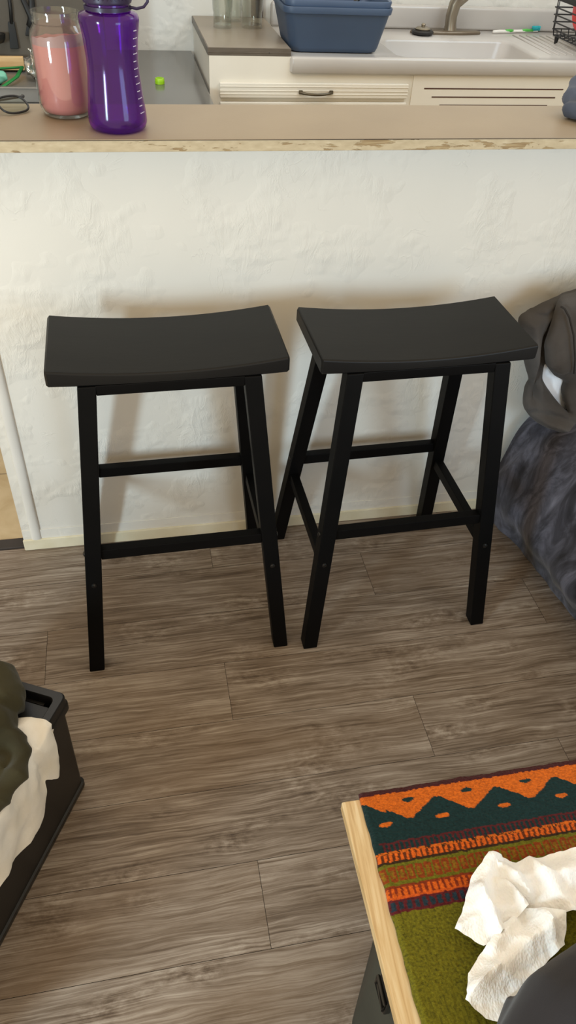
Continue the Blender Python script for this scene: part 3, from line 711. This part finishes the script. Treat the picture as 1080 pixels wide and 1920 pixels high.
def fold(p, u, v):
    # folds run down the drape from the top edge, fanning outwards
    wv = noise.noise(Vector((p.y * 9 + p.z * 2.5, p.z * 1.4, 2.2))); wv2 = noise.noise(Vector((p.y * 22 + p.z * 9, p.z * 2.5, 7.1)))
    amp = .016 * min(1, max(0, (.45 - p.z) * 3)) * min(1, p.z / .05 + .25) + .004
    d = -(1 - 2 * abs(wv)) * amp - wv2 * .006
    return p + Vector((d, d * .3, (.004 * wv2 if p.z > .02 else 0)))
g = G().loft(rows, 7, 8, .006, fold)
bl = obj('blanket', g, M['velvet'], None, 80)
tag(bl, 'dark grey velvet blanket draped over the sofa arm down to the floor', 'blanket')

def relief(poly, hole, depth, thick, step=.006):
    """cloth sheet standing roughly upright: outline in x, z and a depth for each point"""
    def dens(pl):
        o = []; pl = [Vector(p) for p in pl]; n_ = len(pl)
        for i in range(n_):                                   # rounded outline
            p0, p1, p2, p3 = pl[i-1], pl[i], pl[(i+1) % n_], pl[(i+2) % n_]; k = max(2, int((p2 - p1).length / step))
            for q in range(k):
                t = q / k; o.append(.5*((2*p1)+(p2-p0)*t+(2*p0-5*p1+4*p2-p3)*t*t+(3*p1-p0-3*p2+p3)*t**3))
        return o
    def inside(p, pl):
        c = False
        for a_, b_ in zip(pl, pl[1:] + pl[:1]):
            if (a_.y > p.y) != (b_.y > p.y) and p.x < (b_.x - a_.x) * (p.y - a_.y) / (b_.y - a_.y) + a_.x: c = not c
        return c
    O = dens(poly); Hh = dens(hole) if hole else []
    pts = list(O) + list(Hh); edge = list(pts); ne = len(O)
    ed = [(k, (k+1) % ne) for k in range(ne)] + [(ne + k, ne + (k+1) % len(Hh)) for k in range(len(Hh))]
    x = min(p.x for p in O); r_ = 0
    while x < max(p.x for p in O):
        y = min(p.y for p in O) + (step / 2 if r_ % 2 else 0)
        while y < max(p.y for p in O):
            p = Vector((x, y))
            if inside(p, O) and not (Hh and inside(p, Hh)) and min((p - q).length for q in edge) > step * .6: pts.append(p)
            y += step
        x += step * .87; r_ += 1
    vs, _, fs, *_ = delaunay_2d_cdt(pts, ed, [], 0, 1e-6)
    g = G(); V = []
    for p in vs:
        e_ = min((p - q).length for q in edge)
        V.append(g.b.verts.new((p.x, depth(p, e_), p.y)))
    keep = []
    for f in fs:
        c = sum((vs[i] for i in f), Vector((0, 0))) / len(f)
        if inside(c, O) and not (Hh and inside(c, Hh)): keep.append(g.b.faces.new([V[i] for i in f]))
    bmesh.ops.recalc_face_normals(g.b, faces=keep)
    r = bmesh.ops.extrude_face_region(g.b, geom=keep)
    bmesh.ops.translate(g.b, verts=[v for v in r['geom'] if isinstance(v, bmesh.types.BMVert)], vec=(0, thick, 0))
    return g
def seg(p, pl):
    d = 9
    for a_, b_ in zip(pl, pl[1:]):
        a_ = Vector(a_); v = Vector(b_) - a_; t = max(0, min(1, (p - a_).dot(v) / v.length_squared)); d = min(d, (p - a_ - v * t).length)
    return d
OUT = [(0.858, 0.662), (0.884, 0.68), (0.911, 0.697), (0.94, 0.712), (0.966, 0.723), (1.052, 0.74), (1.149, 0.73), (1.30, 0.50), (1.30, 0.39), (1.189, 0.36), (1.09, 0.352), (1.04, 0.358), (1.004, 0.368), (0.975, 0.382), (0.956, 0.393), (0.936, 0.411), (0.924, 0.428), (0.922, 0.445), (0.926, 0.488), (0.923, 0.502), (0.907, 0.535), (0.894, 0.564), (0.872, 0.616)]
HOLE = [(0.955, 0.539), (0.958, 0.506), (0.969, 0.485), (1.012, 0.437), (1.048, 0.407), (1.028, 0.45), (1.022, 0.485), (0.99, 0.505), (0.967, 0.528)]
FLAP = [(0.923, 0.671), (0.927, 0.72), (0.953, 0.731), (1.038, 0.748), (1.128, 0.737), (1.187, 0.537), (1.019, 0.53), (0.993, 0.526), (0.971, 0.532), (0.953, 0.544), (0.941, 0.556), (0.928, 0.59), (0.921, 0.614)]
V1 = [(0.939, 0.658), (0.931, 0.605), (0.939, 0.541), (0.941, 0.499), (0.941, 0.455)]
V2 = [(0.943, 0.426), (0.981, 0.412), (1.053, 0.387), (1.088, 0.374)]
V3 = [(.885, .672), (.915, .672), (.935, .69)]
R1 = [(0.882, 0.657), (0.908, 0.6), (0.924, 0.528), (0.94, 0.481), (0.934, 0.435), (0.989, 0.392), (1.064, 0.37)]
def wav(p, s_): return .006 * (1 - 2 * abs(noise.noise(Vector((p.x * 15 + p.y * 6, p.y * 7, s_))))) + .0025 * noise.noise(Vector((p.x * 45, p.y * 28, s_)))
def dep1(p, e_):
    low = max(0, min(1, (.47 - p.y) / .10))
    y = -.085 - .040 * low - .022 * min(1, e_ / .022) ** .5
    y += .026 * max(0, 1 - seg(p, V1) / .016) + .016 * max(0, 1 - seg(p, V2) / .014) + .010 * max(0, 1 - seg(p, V3) / .012)
    y -= .012 * max(0, 1 - seg(p, R1) / .020) + wav(p, 1)
    return min(y, -.03)
def dep2(p, e_): return -.118 - .014 * min(1, e_ / .02) ** .5 - wav(p, 4) * .8 + .05 * max(0, p.y - .66)
jk = thing('jacket', 'taupe grey jacket heaped on the velvet blanket against the wall', 'jacket', (1.05, -.12, .40))
def rel(o): o.data.transform(Matrix.Translation((-1.05, .12, -.40))); return o
rel(obj('body', relief(OUT, HOLE, dep1, .012), M['twill'], jk, 80))
rel(obj('front_flap', relief(FLAP, None, dep2, .010), M['twill'], jk, 80))
rel(obj('seam', G().tube([(0.917, -.139, 0.728 - .012), (0.926, -.142, 0.712), (0.942, -.146, 0.692), (0.966, -.147, 0.648), (0.992, -.146, 0.583), (1.006, -.140, 0.540)], .0022, 8), M['seam'], jk, 60))
SH = [(0.935, 0.555), (0.952, 0.470), (1.03, 0.385), (1.10, 0.385), (1.071, 0.53), (1.0, .57)]
tag(obj('shirt', relief(SH, None, lambda p, e_: -.074 - 1.2 * wav(p, 9), .004), M['whitecloth'], None, 80), 'white shirt showing through a gap in the grey jacket', 'shirt')

# ------------------------------------------------------------------ crate with clothes (lower left)
D = Vector((-.449, -.894, 0)); N_ = Vector((-.894, .449, 0))     # along the long side, inwards
P0 = Vector((-.184, -.707, 0))
ang = math.atan2(D.y, D.x)
cr = thing('storage_crate', 'open black plastic storage crate on the floor at the lower left', 'crate', P0, 0)
L_, Wd, Hc, th = .60, .38, .31, .017
def C_(s, n, z): return D * s + N_ * n + Vector((0, 0, z))
def ring_(s0, s1, n0, n1, z, r=.012, k=4):
    o = []
    for cs, cn, a0 in ((s1 - r, n1 - r, 0), (s0 + r, n1 - r, 90), (s0 + r, n0 + r, 180), (s1 - r, n0 + r, 270)):
        for i in range(k + 1):
            a = math.radians(a0 + 90 * i / k); o.append(C_(cs + r * math.cos(a), cn + r * math.sin(a), z))
    return o
e = .006
loops = [ring_(e*1.2, L_-e*1.2, e*1.2, Wd-e*1.2, 0), ring_(e*.4, L_-e*.4, e*.4, Wd-e*.4, .006), ring_(e*.4, L_-e*.4, e*.4, Wd-e*.4, .018), ring_(e, L_-e, e, Wd-e, .021), ring_(e*.8, L_-e*.8, e*.8, Wd-e*.8, .27), ring_(-.002, L_+.002, -.002, Wd+.002, .273), ring_(-.002, L_+.002, -.002, Wd+.002, .288), ring_(0, L_, 0, Wd, .291), ring_(0, L_, 0, Wd, Hc - .003), ring_(.002, L_-.002, .002, Wd-.002, Hc),
         ring_(th - .002, L_-th+.002, th - .002, Wd-th+.002, Hc, .010), ring_(th, L_-th, th, Wd-th, Hc - .003, .010), ring_(th, L_-th, th, Wd-th, .02, .010)]
g = G(); V = [[g.b.verts.new(p) for p in l] for l in loops]
for A, B in zip(V, V[1:]):
    for k in range(len(A)): g.b.faces.new((A[k], A[(k+1) % len(A)], B[(k+1) % len(A)], B[k]))
g.b.faces.new(V[0][::-1]); g.b.faces.new(V[-1])
obj('bin', g, M['crate'], cr, 40)
g = G()
Mx = Matrix((( *(-N_), 0), (*D, 0), (0, 0, 1, 0), (0, 0, 0, 1))).transposed()
# a lower ledge and slot along the short inner wall
g.prism([C_(th, th + .02, Hc - .032), C_(th + .006, th + .02, Hc - .032), C_(th + .006, Wd - th - .02, Hc - .032), C_(th, Wd - th - .02, Hc - .032)], [C_(th, th + .02, Hc - .022), C_(th + .006, th + .02, Hc - .022), C_(th + .006, Wd - th - .02, Hc - .022), C_(th, Wd - th - .02, Hc - .022)], .001)
obj('ledge', g, M['crate'], cr)
g = G().prism([C_(.027, th + .001, .286), C_(.16, th + .001, .286), C_(.16, Wd - th, .286), C_(.027, Wd - th, .286)], [C_(.027, th + .001, .295), C_(.16, th + .001, .295), C_(.16, Wd - th, .295), C_(.027, Wd - th, .295)], .002)
obj('inner_tray', g, M['crate'], cr)
def onC(s, n, z): return P0 + C_(s, n, z)
rows = []
for s_, zh, o_ in ((.068, .298, .004), (.078, .268, .010), (.088, .232, .012), (.100, .205, .014), (.115, .222, .013), (.128, .238, .010), (.138, .210, .013), (.160, .178, .015), (.20, .172, .015), (.25, .187, .014), (.32, .195, .013), (.44, .2, .012)):
    w_ = .004 * math.sin(s_ * 90)
    rows.append([onC(s_ + .02, .12, .285), onC(s_ + .01, .06, .318 + w_), onC(s_, .02, .322 + w_), onC(s_, -.002, .319), onC(s_, -o_ * .9, .305 if zh < .29 else .31), onC(s_, -o_ - w_, (zh + .30) / 2), onC(s_, -o_ - .002, zh)])
def wr(p, u, v):
    n = noise.noise(p * 24); n2 = noise.noise(Vector((p.x * 50, p.y * 50, p.z * 18)))
    d = .0055 * (1 - 2 * abs(n)) + .002 * n2
    return p - N_ * (max(d, -.001)) + Vector((0, 0, max(0, d) if p.z > .31 else 0))
tag(obj('shirt', G().loft(rows, 6, 6, .004, wr), M['creamcloth'], None, 80), 'cream white shirt spilling over the near rim of the black crate', 'shirt')
me = lumps([([(-.36, -.68, .31), (-.30, -.71, .335), (-.27, -.735, .34)], [.06, .055, .034]), ([(-.36, -.76, .32), (-.30, -.775, .335), (-.275, -.765, .335)], [.06, .055, .034]),
            ([(-.30, -.80, .325), (-.262, -.805, .335), (-.247, -.832, .335), (-.252, -.865, .335), (-.285, -.91, .335), (-.35, -.95, .325)], [.03, .020, .015, .016, .020, .03]),
            ([(-.40, -.80, .30), (-.35, -.86, .30)], [.07, .05]), ([(-.33, -.82, .32), (-.285, -.85, .317), (-.30, -.90, .315)], [.04, .028, .03])], .005, 5, .004, 15, seed=4, fold=.003, fscale=55, fdir=(.3, .9, .3))
tag(obj('jacket', me, M['olive']), 'olive green jacket piled on top in the black crate', 'jacket')
me = lumps([([(-.40, -.74, .13), (-.444, -.81, .14), (-.50, -.92, .14), (-.555, -1.02, .14)], [.08, .10, .11, .09]), ([(-.40, -.78, .235), (-.44, -.87, .245), (-.47, -.92, .23)], [.06, .075, .06])], .01, 4, .006, 12, seed=9)
tag(obj('clothes_pile', me, M['olive']), 'dark clothes filling the bottom of the black crate', 'clothes')

# ------------------------------------------------------------------ low table with woven runner (lower right)
tz = .42
tag(obj('table_board', G().bb((.227, -1.87, tz - .019), (1.2, -1.036, tz), .002), M['pine']), 'pine board table top lying on the dark olive storage box', 'table top')
# runner
MAR, ORG, TEA, OLI, RUS, DKB = ['#401719', '#bd5c17', '#132a2a', '#625f14', '#7e3810', '#332010']
def pattern(x, t):
    """colour of the weave at x across and t down from the far hem"""
    n = noise.noise(Vector((x * 120, t * 120, 0))); n2 = noise.noise(Vector((x * 420, t * 300, 5)))
    j = n * .0016; tt = t + j; xx = x + n2 * .0014
    def bump_(x0, t0, w, h): return ((xx - x0) / w) ** 2 + ((tt - t0) / h) ** 2 < 1
    if tt < .0085: return MAR
    if tt < .078:
        ph = ((xx - .3635) / .0935 + .5) % 1 - .5
        zig = .024 + .025 * min(1, max(0, (abs(ph) * 2 - .10) / .8))
        if xx < .285: zig = .018 + .030 * max(0, min(1, (xx - .254) / .05))
        c = ORG if tt < zig else TEA
        if c == ORG and any(bump_(a, .022, .0095, .0032) for a in (.322, .412, .505, .598, .69)): c = TEA
        if c == TEA and any(bump_(a, .053, .0100, .0034) for a in (.279, .364, .459, .549, .64)): c = ORG
        return c
    if tt < .091:
        f = (xx * 1000 / 7.2) % 1
        return '#4f1a1c' if (f < .45 or tt < .0805) and xx > .262 else TEA
    if tt < .0945: return ORG if (n + n2) > -.25 else DKB
    if tt < .104:
        f = (xx * 1000 / 8.0 + .15 * (tt - .09) * 100) % 1
        return '#c75a18' if f < .55 else '#5a2a10'
    if tt < .1075: return DKB
    if tt < .112: return OLI
    if tt < .131:
        f = (xx * 1000 / 12.5) % 1
        if f < .18: return OLI
        if .36 < f < .72 and .116 < tt < .127: return '#7b5a14'
        return RUS
    if tt < .1355: return OLI
    if tt < .139: return '#7a2f12'
    if tt < .150:
        f = (xx * 1000 / 8.4) % 1
        return '#c75a18' if f < .6 else '#7a2c12'
    if tt < .153: return '#c0521a'
    if tt < .170:
        f = (xx * 1000 / 10.5) % 1
        return '#551a1e' if (f < .4 or tt > .1665 or tt < .156) else '#20303a'
    return '#656014' if n2 > -.3 else '#504d10'
x0, x1, y1, y0 = .254, 1.02, -1.030, -1.72
nx, ny = 340, 300
def yk(j): 
    k = j / ny; return k * .26 / .72 if k < .72 else .26 + (k - .72) / .28 * (y1 - y0 - .26)
def xk(i):
    k = i / nx; return k * .42 / .85 if k < .85 else .42 + (k - .85) / .15 * (x1 - x0 - .42)
g = G(); V = []; cols = []
for i in range(nx + 1):
    row = []
    for j in range(ny + 1):
        x = x0 + xk(i); t = yk(j)
        wob = .0022 * noise.noise(Vector((3, t * 40, 0))) * max(0, 1 - (x - x0) / .02)
        z = tz + .0085 + .0012 * noise.noise(Vector((x * 300, t * 500, 1))) + .0015 * noise.noise(Vector((x * 14, t * 14, 3)))
        if t < .006: z -= (.006 - t) * .55
        edge = min(x - x0, x1 - x)
        if edge < .005: z -= (.005 - edge) * .9
        row.append(g.b.verts.new((x + wob, y1 - t + .0016 * noise.noise(Vector((x * 45, 9, 2))) * max(0, 1 - t / .02), z))); cols.append((x, t))
    V.append(row)
for i in range(nx):
    for j in range(ny): g.b.faces.new((V[i][j], V[i+1][j], V[i+1][j+1], V[i][j+1]))
# skirt down to the board
bd = [V[i][0] for i in range(nx + 1)] + [V[nx][j] for j in range(1, ny + 1)] + [V[i][ny] for i in range(nx - 1, -1, -1)] + [V[0][j] for j in range(ny - 1, 0, -1)]
lo = [g.b.verts.new((v.co.x, v.co.y, tz + .0005)) for v in bd]; cols += [(v.co.x, max(0, y1 - v.co.y)) for v in bd]
for k in range(len(bd)): g.b.faces.new((bd[k], bd[(k+1) % len(bd)], lo[(k+1) % len(bd)], lo[k]))
ro = obj('table_runner', g, M['rug'], None, 60)
ca = ro.data.color_attributes.new('weave_colour', 'FLOAT_COLOR', 'POINT'); buf = []
cache = {}
for x, t in cols:
    c = pattern(x, t)
    if c not in cache: cache[c] = lin(c)
    buf += cache[c]
ca.data.foreach_set('color', buf)
tag(ro, 'woven wool runner with orange zigzags, striped bands and an olive field', 'runner')

# crumpled paper towel
def sheet(g, poly, base, creases, seed, step=.0042):
    pts = [Vector(p).to_2d() if len(p) > 2 else Vector(p) for p in poly]
    fine = []
    for a, b_ in zip(pts, pts[1:] + pts[:1]):
        n = max(1, int((b_ - a).length / step))
        for k in range(n):
            p = a.lerp(b_, k / n); d = (b_ - a).normalized(); q = Vector((-d.y, d.x))
            fine.append(p + q * (.0016 * noise.noise(Vector((p.x * 90, p.y * 90, seed))) if k else 0))
    nb = len(fine); xs = [p.x for p in pts]; ys = [p.y for p in pts]
    def inside(p):
        c = False
        for a, b_ in zip(pts, pts[1:] + pts[:1]):
            if (a.y > p.y) != (b_.y > p.y) and p.x < (b_.x - a.x) * (p.y - a.y) / (b_.y - a.y) + a.x: c = not c
        return c
    x = min(xs); row = 0
    allp = list(fine)
    while x < max(xs):
        y = min(ys) + (step / 2 if row % 2 else 0)
        while y < max(ys):
            p = Vector((x, y))
            if inside(p) and min((p - q).length for q in fine) > step * .6: allp.append(p)
            y += step
        x += step * .87; row += 1
    vs, _, fs, *_ = delaunay_2d_cdt(allp, [(k, (k + 1) % nb) for k in range(nb)], [list(range(nb))], 1, 1e-6)
    V = []
    for p in vs:
        q = Vector((p.x * 26, p.y * 26, seed * 2.3))
        z = base(p.x, p.y) + .006 * (1 - 2 * abs(noise.noise(q * .8))) + .0024 * (1 - 2 * abs(noise.noise(q * 2.1))) + .0004 * noise.noise(q * 6)
        for (ax, ay), (bx, by), h, w in creases:
            A = Vector((ax, ay)); Bv = Vector((bx, by)); d = Bv - A; t = max(0, min(1, (p - A).dot(d) / d.length_squared)); dist = (p - A - d * t).length
            z += h * max(0, 1 - dist / w)
        V.append(g.b.verts.new((p.x, p.y, max(z, tz + .011))))
    for f in fs: g.b.faces.new([V[i] for i in f])
A_ = [(0.397, -1.156), (0.416, -1.159), (0.435, -1.17), (0.516, -1.167), (0.541, -1.168), (0.5, -1.247), (0.469, -1.242), (0.425, -1.236), (0.405, -1.209), (0.40, -1.185)]
B_ = [(0.322, -1.236), (0.339, -1.218), (0.365, -1.18), (0.397, -1.156), (0.416, -1.159), (0.425, -1.178), (0.425, -1.209), (0.422, -1.229), (0.393, -1.244), (0.361, -1.261), (0.351, -1.261), (0.34, -1.249)]
Cx = [(0.354, -1.261), (0.381, -1.242), (0.423, -1.228), (0.45, -1.234), (0.469, -1.242), (0.453, -1.277), (0.442, -1.282), (0.382, -1.312), (0.367, -1.327), (0.342, -1.343), (0.325, -1.334), (0.306, -1.313), (0.319, -1.288)]
g = G()
sheet(g, A_, lambda x, y: tz + .020 + .10 * max(0, x - .44), [((.42, -1.19), (.52, -1.20), .016, .026), ((.40, -1.16), (.43, -1.215), .018, .012), ((.45, -1.17), (.48, -1.24), .010, .012)], 1)
sheet(g, B_, lambda x, y: tz + .024, [((.40, -1.16), (.36, -1.215), .016, .02), ((.365, -1.20), (.375, -1.25), .020, .012), ((.405, -1.20), (.42, -1.228), .018, .012), ((.33, -1.235), (.40, -1.225), .010, .010)], 4)
sheet(g, Cx, lambda x, y: tz + .022, [((.46, -1.245), (.33, -1.30), .016, .022), ((.44, -1.24), (.44, -1.28), .012, .012), ((.31, -1.31), (.35, -1.29), .014, .010), ((.36, -1.265), (.40, -1.24), .014, .012)], 7)
bmesh.ops.remove_doubles(g.b, verts=g.b.verts, dist=.0002)
tag(obj('paper_towel', g, M['paper'], None, 60), 'crumpled white paper towel lying on the woven runner', 'paper towel')

# dark garment at the corner
me = lumps([([(.345, -1.40, .48), (.40, -1.363, .485), (.47, -1.34, .475), (.58, -1.32, .46)], [.05, .058, .058, .06]), ([(.38, -1.45, .48), (.48, -1.41, .48), (.60, -1.39, .47)], [.055, .06, .06]), ([(.335, -1.36, .452), (.37, -1.33, .448)], [.014, .016])], .006, 10, .002, 10, seed=11, fold=.0012, fscale=45, fdir=(.7, -.7, .2))
for v in me.vertices: v.co.z = max(v.co.z, tz + .0115)
tag(obj('jacket', me, M['dkgrey']), 'smooth charcoal jacket bunched on the runner in the bottom right corner', 'jacket')

# storage box under the table
bx_ = thing('storage_box', 'dark olive storage box with a latch under the pine board', 'box', (.70, -1.45, 0))
def T(x, y, z): return (x - .70, y + 1.45, z)
fp = [(.240, -1.215), (.240, -1.84), (1.18, -1.84), (1.18, -1.085), (.318, -1.085)]
obj('box_body', G().prism([T(x, y, 0) for x, y in fp], [T(x, y, tz - .022) for x, y in fp], .010, 4), M['storage'], bx_)
obj('rim', G().prism([T(x - .003 if x < .7 else x + .003, y, tz - .045) for x, y in fp], [T(x - .003 if x < .7 else x + .003, y, tz - .0195) for x, y in fp], .004, 3), M['storage'], bx_)
lt = obj('latch', G().box(T(.2365, -1.266, .355), (.012, .034, .06), .003).tube([T(.2295, -1.282, .345), T(.2285, -1.282, .37), T(.2285, -1.25, .37), T(.2295, -1.25, .345)], .003, 8, closed=True), M['bolt'], bx_)

# ------------------------------------------------------------------ light
def area(name, loc, target, size, power, col, sy=None):
    l = bpy.data.lights.new(name, 'AREA'); l.energy = power; l.color = col; l.shape = 'RECTANGLE'; l.size = size; l.size_y = sy or size
    o = bpy.data.objects.new(name, l); COL.objects.link(o); o.location = loc
    d = Vector(target) - Vector(loc); o.rotation_euler = d.to_track_quat('-Z', 'Y').to_euler(); return o
area('window_light', (-2.1, -2.4, 1.15), (.3, 0, .5), .34, 58, (.66, .87, 1), .85)
area('window_light_right', (1.5, -2.3, 1.1), (.85, 0, .7), .9, 15, (.42, .70, 1), .9)
area('kitchen_fill_right', (1.7, .75, 2.3), (1.1, 1.7, .9), 1.0, 16, (.64, .83, 1))  # unseen fill, added to brighten the sink side of the kitchen
area('kitchen_fill_left', (-.2, .6, 2.3), (.2, 1.4, .8), .8, 12, (.74, .87, 1))  # second added fill, lifts the kitchen's left where the bar blocks the key
w = bpy.data.worlds.new('world'); bpy.context.scene.world = w; w.use_nodes = True
w.node_tree.nodes['Background'].inputs[0].default_value = (1, .81, .56, 1); w.node_tree.nodes['Background'].inputs[1].default_value = 1.16
sc = bpy.context.scene
sc.view_settings.view_transform = 'Standard'; sc.view_settings.look = 'None'; sc.view_settings.exposure = 0
sc.cycles.use_denoising = True; sc.cycles.max_bounces = 10; sc.cycles.transparent_max_bounces = 32; sc.cycles.transmission_bounces = 8; sc.cycles.caustics_reflective = False; sc.cycles.caustics_refractive = False
